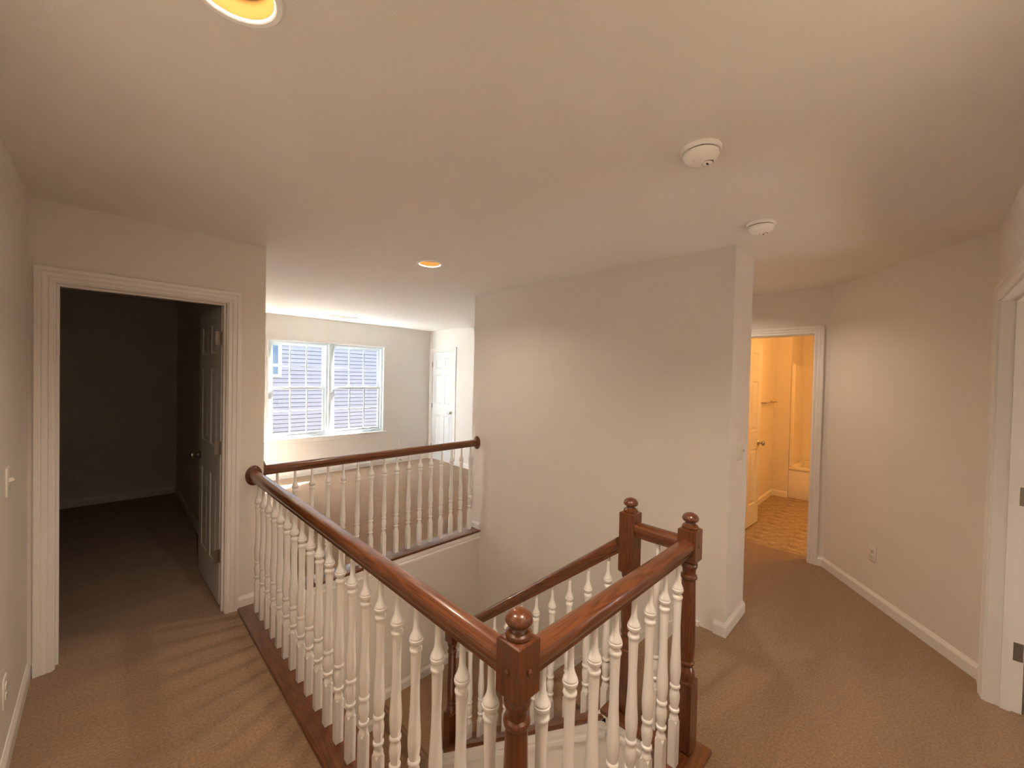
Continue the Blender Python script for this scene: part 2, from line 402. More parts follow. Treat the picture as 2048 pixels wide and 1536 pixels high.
# ------------------------------------------------------------------ stairs
st = empty('stairs', (0, 0, 0)); struct(st, 'carpeted stairs going down along the large beige wall and turning at a landing', 'stairs')
for k in range(1, 6):
    y0 = 1.03+0.247*(k-1); zt = -0.2*k
    bm = bmesh.new()
    box(bm, 1.84, XM, y0-0.0, y0+0.247+0.022, zt-0.2, zt, 0.0)
    es = [e for e in bm.edges if all(abs(v.co.z-zt) < 1e-5 and abs(v.co.y-(y0+0.269)) < 1e-5 for v in e.verts)]
    bmesh.ops.bevel(bm, geom=es, offset=0.02, segments=4, affect='EDGES')
    obj('step', bm, 'carpet', st, True)
bm = bmesh.new(); box(bm, 1.84, XM, 0.98, 1.052, -0.21, 0.0)
es = [e for e in bm.edges if all(abs(v.co.z) < 1e-5 and abs(v.co.y-1.052) < 1e-5 for v in e.verts)]
bmesh.ops.bevel(bm, geom=es, offset=0.02, segments=4, affect='EDGES'); obj('nosing', bm, 'carpet', st, True)
bm = B(1.665, XM, 2.265, 3.155, LAND-0.19, LAND, 0.0)
es = [e for e in bm.edges if all(abs(v.co.z-LAND) < 1e-5 and abs(v.co.x-1.665) < 1e-5 for v in e.verts)]
bmesh.ops.bevel(bm, geom=es, offset=0.02, segments=4, affect='EDGES'); obj('landing', bm, 'carpet', st, True)
obj('landing', B(0.80, 1.70, 2.25, 3.155, LAND-0.4, LAND-0.195), 'carpet', st)
for k in range(1, 8):
    y1 = 2.25-0.247*(k-1); zt = LAND-0.195-0.2*k
    obj('step', B(0.80, 1.70, y1-0.269, y1, zt-0.2, zt), 'carpet', st)
# knee wall between flights, sloped top following the cap
bm = bmesh.new()
prof = [(0.76, -2.8), (0.76, -0.013), (1.02, -0.013), (2.345, cap_z(2.345)-0.02), (2.345, -2.8)]
loft(bm, [[(1.70, y, z) for y, z in prof], [(1.84, y, z) for y, z in prof]])
struct(obj('wall_knee', bm, 'wall'), 'sloping beige knee wall under the descending railing', 'wall')
# skirt board on the big wall
bm = bmesh.new()
prof = [(0.955, -0.02), (0.955, 0.028), (1.03, 0.045), (2.285, -1.017), (2.30, LAND+0.084), (2.30, LAND), (2.2, LAND-0.02), (1.05, -0.28), (1.05, -0.02)]
loft(bm, [[(XM-0.016, y, z) for y, z in prof], [(XM, y, z) for y, z in prof]])
struct(obj('trim_1', bm, 'trim'), 'white skirt board sloping down the large beige wall', 'trim')

# ------------------------------------------------------------------ oak caps and white trim under them
def board(name, length, width, thick, loc, rot, label, nose=True):
    bm = B(0, length, -width/2, width/2, -thick, 0, 0.006)
    return struct(obj(name, bm, 'woodx', smooth=True, loc=loc, rot=rot), label, 'trim')
CW = 0.182; CC = 0.022
board('trim_2', 3.1658-0.57, CW, CC, (RX+0.002, 0.57, 0.014), (0, 0, math.pi/2), 'oak floor cap under the long railing')
board('trim_3', 1.845-0.80, CW, CC, (0.80, RY-0.002, 0.0141), (0, 0, 0), 'oak floor cap under the near railing')
board('trim_4', 1.03-0.755, CW, CC, (NX, 0.755, 0.0142), (0, 0, math.pi/2), 'short oak floor cap between the two close newel posts')
board('trim_5', XM-XE, 0.165, CC, (XE, 3.218, 0.012), (0, 0, 0), 'oak floor cap under the far railing')
L = math.hypot(2.285-1.02, cap_z(2.285)-cap_z(1.02))
board('trim_6', L, 0.178, CC, (NX, 1.02, cap_z(1.02)), (0, math.atan(0.81), math.pi/2), 'sloping oak cap on the knee wall')
TP = [(0, 0), (0.014, 0), (0.014, -0.035), (0.010, -0.042), (0.010, -0.052), (0.016, -0.058), (0.016, -0.072), (0, -0.076)]
def under(name, path, label, z=-0.008):
    o = obj(name, sweep(bmesh.new(), path, TP, lambda a, b, v: (a, b, z+v)), 'trim'); return struct(o, label, 'trim')
under('trim_7', [(XM, 3.155), (0.80, 3.155)], 'white moulding under the far oak cap')
under('trim_8', [(1.70, 0.76), (1.70, 1.02)], 'white moulding under the short oak cap')
# sloping moulding on the knee wall, face x = 1.70 looking to -x
bm = bmesh.new(); loops = []
for y in (1.0, 2.285):
    zb = cap_z(y)-0.020
    loops.append([(1.70-u, y, zb+v*1.28) for u, v in TP])
loft(bm, loops); struct(obj('trim_9', bm, 'trim'), 'white moulding along the sloping oak cap', 'trim')
# upright oak corner under the lower newel
struct(obj('trim_10', B(1.672, 1.702, 2.315, 2.35, -2.2, LAND+0.02, 0.003), 'woodz'), 'upright oak corner strip below the lower newel', 'trim')

# ------------------------------------------------------------------ railing parts
RAILP = [(0.020, 0), (0.023, 0.003), (0.023, 0.013), (0.0265, 0.016), (0.0265, 0.020), (0.0305, 0.025), (0.0325, 0.034), (0.0318, 0.046), (0.0282, 0.0555), (0.0200, 0.0615), (0.009, 0.0640)]
RAILP = RAILP + [(-u, v) for u, v in RAILP[::-1]]
def rail_mesh(length):
    bm = bmesh.new()
    loft(bm, [[(x, u, v) for u, v in RAILP] for x in (0, length*0.25, length*0.5, length*0.75, length)])
    return bm
def handrail(parent, a, b):
    a, b = Vector(a), Vector(b); d = b-a; L = d.length
    yaw = math.atan2(d.y, d.x); pit = -math.asin(d.z/L)
    return obj('handrail', rail_mesh(L), 'woodx', parent, True, loc=a, rot=(0, pit, yaw))
# baluster: z = 0 is the underside of the rail, running downwards 0.846
def sqring(bm, s, z): return [bm.verts.new((sx*s, sy*s, z)) for sx, sy in ((-1, -1), (1, -1), (1, 1), (-1, 1))]
BPROF = [(0.0094, 0.858), (0.0094, 0.82), (0.0096, 0.790), (0.0106, 0.777), (0.0132, 0.766), (0.0175, 0.756), (0.0208, 0.749), (0.0216, 0.746), (0.0204, 0.7435), (0.0228, 0.741), (0.0228, 0.735), (0.0205, 0.729),
         (0.0148, 0.724), (0.0142, 0.719), (0.0195, 0.713), (0.0208, 0.708), (0.0198, 0.703), (0.0178, 0.699), (0.0172, 0.690), (0.0160, 0.650), (0.0150, 0.590), (0.0160, 0.530), (0.0185, 0.475), (0.0212, 0.430),
         (0.0218, 0.410), (0.0208, 0.385), (0.0180, 0.358), (0.0168, 0.350), (0.0205, 0.346), (0.0212, 0.341), (0.0205, 0.336), (0.0155, 0.331), (0.0165, 0.325), (0.0200, 0.310), (0.0208, 0.295), (0.0190, 0.272),
         (0.0150, 0.254), (0.0150, 0.251), (0.0200, 0.247), (0.0206, 0.242), (0.0196, 0.237), (0.0140, 0.232), (0.0135, 0.226), (0.0165, 0.216), (0.0185, 0.209), (0.0190, 0.205)]
def baluster_mesh(zlow=0.005):
    bm = bmesh.new()
    prof = [(r, z-0.858) for r, z in BPROF]
    lathe(bm, prof, 16)
    s = 0.0165; zt = 0.207-0.858
    # square foot with cut corners at its top
    lo = [(sx*s, sy*s, zlow-0.858) for sx, sy in ((-1, -1), (1, -1), (1, 1), (-1, 1))]
    mid = [(sx*s, sy*s, zt-0.014) for sx, sy in ((-1, -1), (1, -1), (1, 1), (-1, 1))]
    V = lambda p: bm.verts.new(p)
    lo = [V(p) for p in lo]; mid = [V(p) for p in mid]
    top = []
    for k in range(4):
        a, b = mid[k].co, mid[(k+1) % 4].co
        top.append(V(((a.x+b.x)/2, (a.y+b.y)/2, zt)))
    for k in range(4):
        j = (k+1) % 4
        bm.faces.new((lo[k], lo[j], mid[j], top[k], mid[k]))
        bm.faces.new((mid[j], top[j], top[k]))
    bm.faces.new(top); bm.faces.new(lo[::-1])
    return bm
bal0 = obj('baluster', baluster_mesh(), 'bal', None, True)
balS = obj('baluster', baluster_mesh(0.055), 'bal', None, True)
used = {}
def baluster(parent, x, y, zr, kind=0):
    src = bal0 if kind == 0 else balS
    if not used.get(kind):
        used[kind] = 1; src.parent = parent; src.location = (x, y, zr); return src
    return cp(src, parent, (x, y, zr))
NB = 0.0378
def newel(parent, x, y, dz=0.0, block_low=0.822, foot=0.012, pegs=()):
    """turned newel post; numbers are heights above the hall floor for dz = 0"""
    root = obj('newel_post', bmesh.new(), 'woodz', parent)       # replaced below
    bm = bmesh.new()
    s = NB
    def chamfer_block(z0, z1, c):
        loops = []
        for z, f in ((z0, s-c), (z0+c, s), (z1-c*0.55, s), (z1, s-c*0.8)):
            loops.append([(sx*f, sy*f, z) for sx, sy in ((-1, -1), (1, -1), (1, 1), (-1, 1))])
        loft(bm, loops)
    chamfer_block(block_low, 0.966, 0.009)
    chamfer_block(foot, 0.318, 0.010)
    zb = block_low
    prof = [(0.030, 0.30), (0.034, 0.322), (0.0355, 0.335), (0.034, 0.352), (0.028, 0.366), (0.0255, 0.374), (0.0285, 0.379), (0.0325, 0.386), (0.0325, 0.394), (0.0285, 0.400),
            (0.029, 0.412), (0.0325, 0.44), (0.0335, 0.48), (0.032, 0.56), (0.0285, zb-0.12), (0.0275, zb-0.078), (0.0275, zb-0.075), (0.0325, zb-0.070), (0.0340, zb-0.063), (0.0325, zb-0.056),
            (0.0265, zb-0.051), (0.0270, zb-0.040), (0.0290, zb-0.028), (0.0335, zb-0.020), (0.0345, zb-0.012), (0.0325, zb-0.004), (0.028, zb+0.004)]
    lathe(bm, prof, 24)
    me = root.data; bmesh.ops.recalc_face_normals(bm, faces=bm.faces); bm.to_mesh(me); bm.free()
    for p in me.polygons: p.use_smooth = True
    try: me.set_sharp_from_angle(angle=math.radians(35))
    except Exception: pass
    root.location = (x, y, dz)
    fin = bmesh.new()
    lathe(fin, [(0.027, 0.960), (0.0320, 0.966), (0.0335, 0.971), (0.0325, 0.977), (0.0265, 0.982), (0.0210, 0.986), (0.0195, 0.990), (0.0205, 0.994), (0.0290, 0.997), (0.0335, 1.003), (0.0338, 1.009), (0.0310, 1.017), (0.0240, 1.0245), (0.014, 1.0295), (0.004, 1.031)], 24)
    obj('finial', fin, 'woodz', root, True)
    for dx, dy, z in pegs:
        pb = bmesh.new(); lathe(pb, [(0.0075, -0.002), (0.0075, 0.002), (0.005, 0.0045), (0.001, 0.0055)], 12)
        rot = (0, math.pi/2*dx, 0) if dx else (-math.pi/2*dy, 0, 0)
        obj('peg', pb, 'woodz', root, True, loc=(dx*s, dy*s, z), rot=rot)
    return root
def rosette(parent, loc, rot, ox=1.0, oy=1.0):
    bm = bmesh.new(); lathe(bm, [(0.066, 0), (0.068, 0.006), (0.066, 0.012), (0.058, 0.015), (0.055, 0.019), (0.050, 0.021)], 32)
    for v_ in bm.verts: v_.co.x *= ox; v_.co.y *= oy
    return obj('rosette', bm, 'woodz', parent, True, loc=loc, rot=rot)
RZ = 0.858
hall = empty('stair_railing', (RX, RY, 0)); MI = Vector((RX, RY, 0))
tag(hall, 'oak and white railing wrapping the near sides of the stairwell with turned newel posts', 'railing')
def rel(x, y, z): return (x-RX, y-RY, z)
handrail(hall, rel(RX, RY+NB, RZ), rel(RX, YD-0.02, RZ))
handrail(hall, rel(RX+NB, RY, RZ), rel(NX-NB, RY, RZ))
handrail(hall, rel(NX, RY+NB, RZ), rel(NX, N3Y-NB, RZ))
def rail_top(y): return 0.845-0.80*(y-0.985)
off = 0.0645*math.sqrt(1+0.64)
handrail(hall, rel(NX, N3Y+NB-0.01, rail_top(N3Y+NB-0.01)-off), rel(NX, NLY-NB+0.005, rail_top(NLY-NB+0.005)-off))
rosette(hall, rel(RX, YD, 0.888), (math.pi/2, 0, 0), ox=0.74)
newel(hall, 0, 0, pegs=[(-1, 0, 0.895), (0, -1, 0.895)])
newel(hall, NX-RX, 0, pegs=[(1, 0, 0.895), (0, -1, 0.895)])
newel(hall, NX-RX, N3Y-RY, block_low=0.675, pegs=[(0, -1, 0.80)])
newel(hall, NX-RX, NLY-RY, dz=-1.144, foot=-0.056)
for i in range(20): baluster(hall, 0, 3.031-0.1195*i-RY, RZ+0.002)
for i in range(8): baluster(hall, 1.657-0.1215*i-RX, 0, RZ+0.002)
baluster(hall, NX-RX, (RY+N3Y)/2-RY, RZ+0.002)
for i in range(10):
    y = 1.057+0.1165*i
    baluster(hall, NX-RX, y-RY, rail_top(y)-off+0.012, 1)
far = empty('stair_railing', (XE, 3.218, 0))
tag(far, 'straight oak and white railing between the stairwell and the bright bonus room', 'railing')
RZ2 = 0.872
handrail(far, (0.0, 0, RZ2), (XM-XE-0.02, 0, RZ2))
rosette(far, (XM-XE, 0, RZ2+0.032), (0, -math.pi/2, 0), oy=0.74)
rosette(far, (0.0, 0, RZ2+0.032), (0, math.pi/2, 0), oy=0.74)
for i in range(16): baluster(far, 2.648-0.1185*i-XE, 0, RZ2+0.002)

# ------------------------------------------------------------------ doors
def door_slab(parent, w, h, t, knob_side=1, knob_z=0.92, hinge=True, hinge_face=1):
    """local: x from hinge 0..w, y thickness -t..0, z 0..h"""
    st_, mid = 0.105, 0.095
    pw = (w-2*st_-mid)/2
    xs = [0, st_, st_+pw, st_+pw+mid, w-st_, w]; xs[4] = st_+2*pw+mid
    zs = [0, 0.235, 0.845, 1.050, 1.595, 1.700, 1.905, h]
    bm = bmesh.new()
    for y in (0, -t):
        V = [[bm.verts.new((x, y, z)) for x in xs] for z in zs]
        for j in range(len(zs)-1):
            for i in range(len(xs)-1):
                if i in (1, 3) and j in (1, 3, 5): continue
                bm.faces.new((V[j][i], V[j][i+1], V[j+1][i+1], V[j+1][i]))
    for a, b in (((0, 0), (w, 0)),):
        pass
    for (x0, x1, z0, z1) in ((0, 0, 0, h), (w, w, 0, h)):
        bm.faces.new([bm.verts.new(p) for p in ((x0, 0, z0), (x0, -t, z0), (x0, -t, z1), (x0, 0, z1))])
    for z in (0, h):
        bm.faces.new([bm.verts.new(p) for p in ((0, 0, z), (w, 0, z), (w, -t, z), (0, -t, z))])
    me_o = obj('slab', bm, 'door', parent)
    cache = {}
    for i in (1, 3):
        for j in (1, 3, 5):
            pwid, phei = xs[i+1]-xs[i], zs[j+1]-zs[j]
            key = (round(phei, 4))
            if key not in cache:
                pb = bmesh.new()
                for sgn, y0 in ((1, 0), (-1, -t)):
                    loops = []
                    for ins, dep in ((0, 0), (0.008, 0.007), (0.020, 0.007), (0.040, 0.001)):
                        y = y0-sgn*dep
                        loops.append([(ins, y, ins), (pwid-ins, y, ins), (pwid-ins, y, phei-ins), (ins, y, phei-ins)])
                    rs = [[pb.verts.new(p) for p in Lp] for Lp in loops]
                    for a, b in zip(rs, rs[1:]):
                        for k in range(4):
                            pb.faces.new((a[k], a[(k+1) % 4], b[(k+1) % 4], b[k]))
                    pb.faces.new(rs[-1])
                cache[key] = obj('panel', pb, 'door', parent, loc=(xs[i], 0, zs[j]))
            else:
                cp(cache[key], parent, (xs[i], 0, zs[j]))
    kb = bmesh.new()
    prof = [(0.030, 0), (0.031, 0.004), (0.027, 0.009), (0.012, 0.012), (0.010, 0.030), (0.014, 0.036), (0.024, 0.042), (0.0275, 0.052), (0.025, 0.062), (0.014, 0.068), (0.002, 0.070)]
    lathe(kb, prof, 20)
    k1 = obj('knob', kb, 'chrome', parent, True, loc=(w-0.065, 0, knob_z), rot=(-math.pi/2, 0, 0))
    cp(k1, parent, (w-0.065, -t, knob_z), (math.pi/2, 0, 0))
    return me_o
def casing_u(name, p0, p1, top, mapf, parent):
    path = [(p0, 0), (p0, top), (p1, top), (p1, 0)]
    return obj(name, sweep(bmesh.new(), path, CASE_PROF, mapf), 'trim', parent)
R = 0.006
# --- door_1: bedroom
d1 = empty('door_1', (0, YD, 0)); struct(d1, 'white six-panel door standing open into the dark bedroom, with its casing', 'door')
casing_u('casing', BD0-R, BD1+R, 2.03+R, lambda a, b, v: (a, -v, b), d1)
casing_u('casing', BD0-R, BD1+R, 2.03+R, lambda a, b, v: (a, 0.12+v, b), d1)
bm = bmesh.new(); box(bm, BD0-0.018, BD0, 0, 0.12, 0, 2.048); box(bm, BD1, BD1+0.018, 0, 0.12, 0, 2.048); box(bm, BD0, BD1, 0, 0.12, 2.03, 2.048); obj('jamb', bm, 'trim', d1)
bm = bmesh.new(); box(bm, BD0, BD0+0.011, 0.045, 0.08, 0, 2.03); box(bm, BD1-0.011, BD1, 0.045, 0.08, 0, 2.03); box(bm, BD0+0.011, BD1-0.011, 0.045, 0.08, 2.019, 2.03); obj('door_stop', bm, 'trim', d1)
leaf = empty('door_leaf', (BD1-0.010, 0.128, 0.012), (0, 0, math.radians(91.5)), d1)
door_slab(leaf, 0.715, 2.012, 0.035, knob_z=0.925)
for z in (0.345, 1.075, 1.809):
    hb = bmesh.new(); box(hb, -0.002, 0.0, -0.001, 0.036, z-0.045, z+0.045)
    o = obj('hinge', B(-0.0022, 0.001, 0.002, 0.033, -0.045, 0.045, 0.001), 'hinge', d1, loc=(0, 0, 0)); hb.free()
    o.location = (BD1-0.010+0.0, 0.1265, z); o.rotation_euler = (0, 0, math.radians(91.5))
    hb = bmesh.new(); lathe(hb, [(0.006, -0.045), (0.006, 0.045)], 12); obj('hinge_pin', hb, 'hinge', d1, True, loc=(BD1-0.006, 0.124, z))
# --- door_2: closet in bonus room (closed)
d2 = empty('door_2', (XC, 0, 0)); struct(d2, 'closed white six-panel closet door in the bright bonus room', 'door')
casing_u('casing', CY0-R, CY1+R, 2.03+R, lambda a, b, v: (-v, a, b), d2)
bm = bmesh.new(); box(bm, 0, 0.12, CY0-0.018, CY0, 0, 2.048); box(bm, 0, 0.12, CY1, CY1+0.018, 0, 2.048); box(bm, 0, 0.12, CY0, CY1, 2.03, 2.048); obj('jamb', bm, 'trim', d2)
leaf = empty('door_leaf', (0.004+0.035, CY1-0.003, 0.012), (0, 0, math.radians(-90)), d2)
door_slab(leaf, CY1-CY0-0.006, 2.014, 0.035, knob_z=0.91)
for z in (0.25, 1.02, 1.80):
    hb = bmesh.new(); lathe(hb, [(0.007, -0.045), (0.007, 0.045)], 12); obj('hinge', hb, 'hinge', d2, True, loc=(-0.004, CY1+0.001, z))
# --- door_3: bathroom
d3 = empty('door_3', (XB, 0, 0)); struct(d3, 'white door standing open inside the lit bathroom, with its casing', 'door')
casing_u('casing', BA0-R, BA1+R, 2.03+R, lambda a, b, v: (-v, a, b), d3)
casing_u('casing', BA0-R, BA1+R, 2.03+R, lambda a, b, v: (0.12+v, a, b), d3)
bm = bmesh.new(); box(bm, 0, 0.12, BA0-0.018, BA0, 0, 2.048); box(bm, 0, 0.12, BA1, BA1+0.018, 0, 2.048); box(bm, 0, 0.12, BA0, BA1, 2.03, 2.048); obj('jamb', bm, 'trim', d3)
leaf = empty('door_leaf', (0.135, BA1-0.036, 0.012), (0, 0, math.radians(-3.5)), d3)
door_slab(leaf, 0.70, 2.012, 0.035, knob_z=0.905)
# --- door_4: right doorway
d4 = empty('door_4', (0, YR, 0)); struct(d4, 'white double door frame with dark hinges at the right edge', 'door')
casing_u('casing', RD0-R, RD1+R, 2.03+R, lambda a, b, v: (a, v, b), d4)
bm = bmesh.new(); box(bm, RD0-0.018, RD0, -0.12, 0, 0, 2.048); box(bm, RD1, RD1+0.018, -0.12, 0, 0, 2.048); box(bm, RD0, RD1, -0.12, 0, 2.03, 2.048); obj('jamb', bm, 'trim', d4)
bm = bmesh.new(); box(bm, RD0, RD0+0.011, -0.085, -0.05, 0, 2.03); box(bm, RD1-0.011, RD1, -0.085, -0.05, 0, 2.03); box(bm, RD0+0.011, RD1-0.011, -0.085, -0.05, 2.019, 2.03); obj('door_stop', bm, 'trim', d4)
for z in (0.30, 1.065, 1.80):
    obj('hinge', B(-0.0025, 0, -0.118, -0.086, -0.045, 0.045, 0.001), 'hinge', d4, loc=(RD1, 0, z))
leaf = empty('door_leaf', (RD1+0.030, -0.142, 0.012), (0, 0, math.radians(-86)), d4)
door_slab(leaf, 0.60, 2.012, 0.035)
leaf = empty('door_leaf', (RD0-0.030, -0.142, 0.012), (0, 0, math.radians(-94)), d4)
door_slab(leaf, 0.60, 2.012, 0.035)

# ------------------------------------------------------------------ twin window
def window_unit(name, x0, x1, label):
    r = empty(name, (x0, YW, WZ0)); struct(r, label, 'window')
    Wd, Ht = x1-x0, WZ1-WZ0; f = 0.038
    bm = bmesh.new()
    box(bm, 0, f, 0.02, 0.11, 0, Ht); box(bm, Wd-f, Wd, 0.02, 0.11, 0, Ht); box(bm, f, Wd-f, 0.02, 0.11, Ht-f, Ht); box(bm, f, Wd-f, 0.02, 0.11, 0, f)
    obj('frame', bm, 'vin', r)
    zm = 1.352-WZ0
    for nm, z0, z1, y0 in (('upper_sash', zm-0.018, Ht-f, 0.075), ('lower_sash', f, zm+0.018, 0.040)):
        s = 0.036; a0, a1 = f, Wd-f
        bm = bmesh.new()
        box(bm, a0, a0+s, y0, y0+0.03, z0, z1); box(bm, a1-s, a1, y0, y0+0.03, z0, z1)
        box(bm, a0+s, a1-s, y0, y0+0.03, z1-s, z1); box(bm, a0+s, a1-s, y0, y0+0.03, z0, z0+s)
        sash = obj(nm, bm, 'vin', r)
        gx0, gx1, gz0, gz1 = a0+s, a1-s, z0+s, z1-s
        mw = 0.016
        for k in (1, 2):
            xx = gx0+(gx1-gx0)*k/3
            obj('muntin', B(xx-mw/2, xx+mw/2, y0+0.007, y0+0.023, gz0, gz1), 'vin', sash)
        zz = (gz0+gz1)/2
        obj('muntin', B(gx0, gx1, y0+0.008, y0+0.022, zz-mw/2, zz+mw/2), 'vin', sash)
        pw, ph = (gx1-gx0)/3, (gz1-gz0)/2
        p = None
        for i in range(3):
            for j in range(2):
                lc = (gx0+i*pw, y0+0.0135, gz0+j*ph)
                if p is None: p = obj('pane', B(0.002, pw-0.002, 0, 0.003, 0.002, ph-0.002), 'glass', sash, loc=lc)
                else: cp(p, sash, lc)
    for k in (0.3, 0.7):
        obj('sash_lock', B(-0.02, 0.02, 0, 0.02, 0, 0.012, 0.003), 'vin', r, loc=(Wd*k, 0.045, zm+0.018))
    return r
XMID = 2.532
w1 = window_unit('window_1', WX0, XMID-0.018, 'left half of the twin white gridded window')
w2 = window_unit('window_2', XMID+0.018, WX1, 'right half of the twin white gridded window')
ws = empty('trim_11', (WX0, YW, WZ0)); struct(ws, 'white sill, mullion and edge trim around the twin window', 'trim')
obj('mullion', B(XMID-0.018-WX0, XMID+0.018-WX0, 0.0, 0.11, 0, WZ1-WZ0), 'vin', ws)
obj('sill', B(-0.045, WX1-WX0+0.06, -0.045, 0.02, -0.026, -0.002, 0.004), 'trim', ws)
obj('apron', B(-0.02, WX1-WX0+0.035, -0.014, 0, -0.085, -0.026, 0.003), 'trim', ws)
bm = bmesh.new(); t = 0.022
box(bm, -t, 0, -0.006, 0.0, 0, WZ1-WZ0+t); box(bm, WX1-WX0, WX1-WX0+t, -0.006, 0.0, 0, WZ1-WZ0+t); box(bm, 0, WX1-WX0, -0.006, 0.0, WZ1-WZ0, WZ1-WZ0+t)
obj('edge_trim', bm, 'trim', ws)

w3 = empty('window_3', (4.5, -2.36, 0.9)); struct(w3, 'small window of the side room beyond the right doorway', 'window')
bm = bmesh.new(); box(bm, 0.03, 0.08, 0, 0.04, 0, 1.0); box(bm, 0.03, 0.08, 0.62, 0.66, 0, 1.0); box(bm, 0.03, 0.08, 0.04, 0.62, 0, 0.04); box(bm, 0.03, 0.08, 0.04, 0.62, 0.96, 1.0); box(bm, 0.035, 0.075, 0.04, 0.62, 0.48, 0.52)
obj('frame', bm, 'vin', w3)
obj('pane', B(0.053, 0.057, 0.04, 0.62, 0.04, 0.48), 'glass', w3); obj('pane', B(0.053, 0.057, 0.04, 0.62, 0.52, 0.96), 'glass', w3)

# ------------------------------------------------------------------ ceiling fittings
for k, (lx, ly) in enumerate(LIGHTS):
    r = empty('recessed_light', (lx, ly, H))
    tag(r, ['recessed ceiling downlight cut by the top edge, nearest the camera', 'lit recessed ceiling downlight above the far railing', 'unseen recessed downlight added over the near hall to brighten the stair wall end', 'recessed ceiling downlight hidden behind the end of the stair wall'][k], 'light', 'recessed ceiling downlights')
    bm = bmesh.new()
    prof = [(0.0785, 0.0005), (0.0795, -0.003), (0.083, -0.0045), (0.094, -0.004), (0.098, -0.0015), (0.098, 0.0)]
    lathe(bm, prof, 40, cap=False); obj('trim_ring', bm, 'det', r)
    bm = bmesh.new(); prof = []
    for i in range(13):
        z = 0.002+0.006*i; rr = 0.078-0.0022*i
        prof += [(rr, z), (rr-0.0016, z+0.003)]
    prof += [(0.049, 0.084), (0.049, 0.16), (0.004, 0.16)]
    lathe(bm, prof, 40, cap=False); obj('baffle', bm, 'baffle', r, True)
    bm = bmesh.new(); lathe(bm, [(0.030, 0.15), (0.040, 0.115), (0.0445, 0.090), (0.0465, 0.070), (0.0465, 0.046), (0.045, 0.0385), (0.040, 0.0395), (0.001, 0.040)], 28); obj('bulb', bm, 'bulb', r, True)
    ld = bpy.data.lights.new('downlight', 'AREA'); ld.shape = 'DISK'; ld.size = 0.088; ld.energy = LAMP_W[k]; ld.color = (1.0, 0.80, 0.61)
    lo = bpy.data.objects.new('downlight', ld); COL.objects.link(lo); lo.parent = r; lo.location = (0, 0, 0.038)
def detector(loc, label, rz):
    r = empty('smoke_detector', loc, (0, 0, rz)); tag(r, label, 'detector', 'smoke detectors')
    bm = bmesh.new(); lathe(bm, [(0.069, 0.0), (0.069, -0.010), (0.065, -0.014), (0.060, -0.014)], 36); obj('base', bm, 'det', r, True)
    bm = bmesh.new(); lathe(bm, [(0.0585, -0.012), (0.0585, -0.018)], 36); obj('vent_gap', bm, 'slot', r, True)
    bm = bmesh.new(); lathe(bm, [(0.061, -0.0175), (0.062, -0.024), (0.058, -0.035), (0.048, -0.044), (0.032, -0.048), (0.001, -0.049)], 36); cov = obj('cover', bm, 'det', r, True)
    bm = bmesh.new(); lathe(bm, [(0.0175, -0.044), (0.0175, -0.0497), (0.0145, -0.0515), (0.001, -0.052)], 20, c=(0.018, -0.018)); obj('test_button', bm, 'det', cov, True)
    bm = bmesh.new(); lathe(bm, [(0.0195, -0.044), (0.0195, -0.0486)], 20, c=(0.018, -0.018)); obj('button_gap', bm, 'slot', cov)
    obj('sensor_slot', B(0.010, 0.024, -0.021, -0.015, -0.0535, -0.051), 'slot', cov)
    bm = bmesh.new(); lathe(bm, [(0.003, -0.044), (0.003, -0.0475)], 8, c=(-0.03, 0.012)); obj('indicator', bm, 'slot', cov)
    return r
detector((1.53, 0.578, H), 'white round smoke detector nearer the camera, with visible button', 0.0)
detector((2.458, 0.606, H), 'white round smoke detector farther off, close to the hallway corner', 0.5)
v = empty('ceiling_vent', (2.50, 6.10, H)); tag(v, 'white slatted air vent on the bonus room ceiling above the window', 'vent')
bm = bmesh.new(); box(bm, -0.19, 0.19, -0.09, -0.07, -0.008, 0); box(bm, -0.19, 0.19, 0.07, 0.09, -0.008, 0); box(bm, -0.19, -0.17, -0.07, 0.07, -0.008, 0); box(bm, 0.17, 0.19, -0.07, 0.07, -0.008, 0); obj('frame', bm, 'det', v)
obj('backing', B(-0.17, 0.17, -0.07, 0.07, -0.001, 0.0), 'slot', v)
s0 = None
for i in range(9):
    lc = (0, -0.06+0.015*i, -0.005)
    if s0 is None: s0 = obj('slat', B(-0.17, 0.17, -0.005, 0.005, -0.001, 0.001), 'det', v, loc=lc, rot=(0.6, 0, 0))
    else: cp(s0, v, lc)

# ------------------------------------------------------------------ outlets and switches: local x right, z up, y out of the wall (-y faces viewer)
def outlet(loc, rz, label):
    r = empty('wall_outlet', loc, (0, 0, rz)); tag(r, label, 'outlet', 'wall outlets')
    obj('plate', B(-0.035, 0.035, -0.006, 0, -0.057, 0.057, 0.002), 'plate', r, True)
    for s in (-1, 1):
        bm = bmesh.new(); lathe(bm, [(0.0165, 0), (0.0165, 0.003), (0.015, 0.004)], 20)
        q = obj('receptacle', bm, 'plate', r, True, loc=(0, -0.005, s*0.0195), rot=(math.pi/2, 0, 0))
        bm = bmesh.new()
        for a in (-0.006, 0.006): box(bm, a-0.0014, a+0.0014, -0.004, 0.006, 0.0038, 0.0045)
        lathe(bm, [(0.0022, 0.0038), (0.0022, 0.0045)], 10, c=(0, -0.009)); obj('slot', bm, 'slot', q)
    bm = bmesh.new(); lathe(bm, [(0.003, 0), (0.002, 0.0015)], 10); obj('screw', bm, 'chrome', r, loc=(0, -0.006, 0), rot=(math.pi/2, 0, 0))
    return r
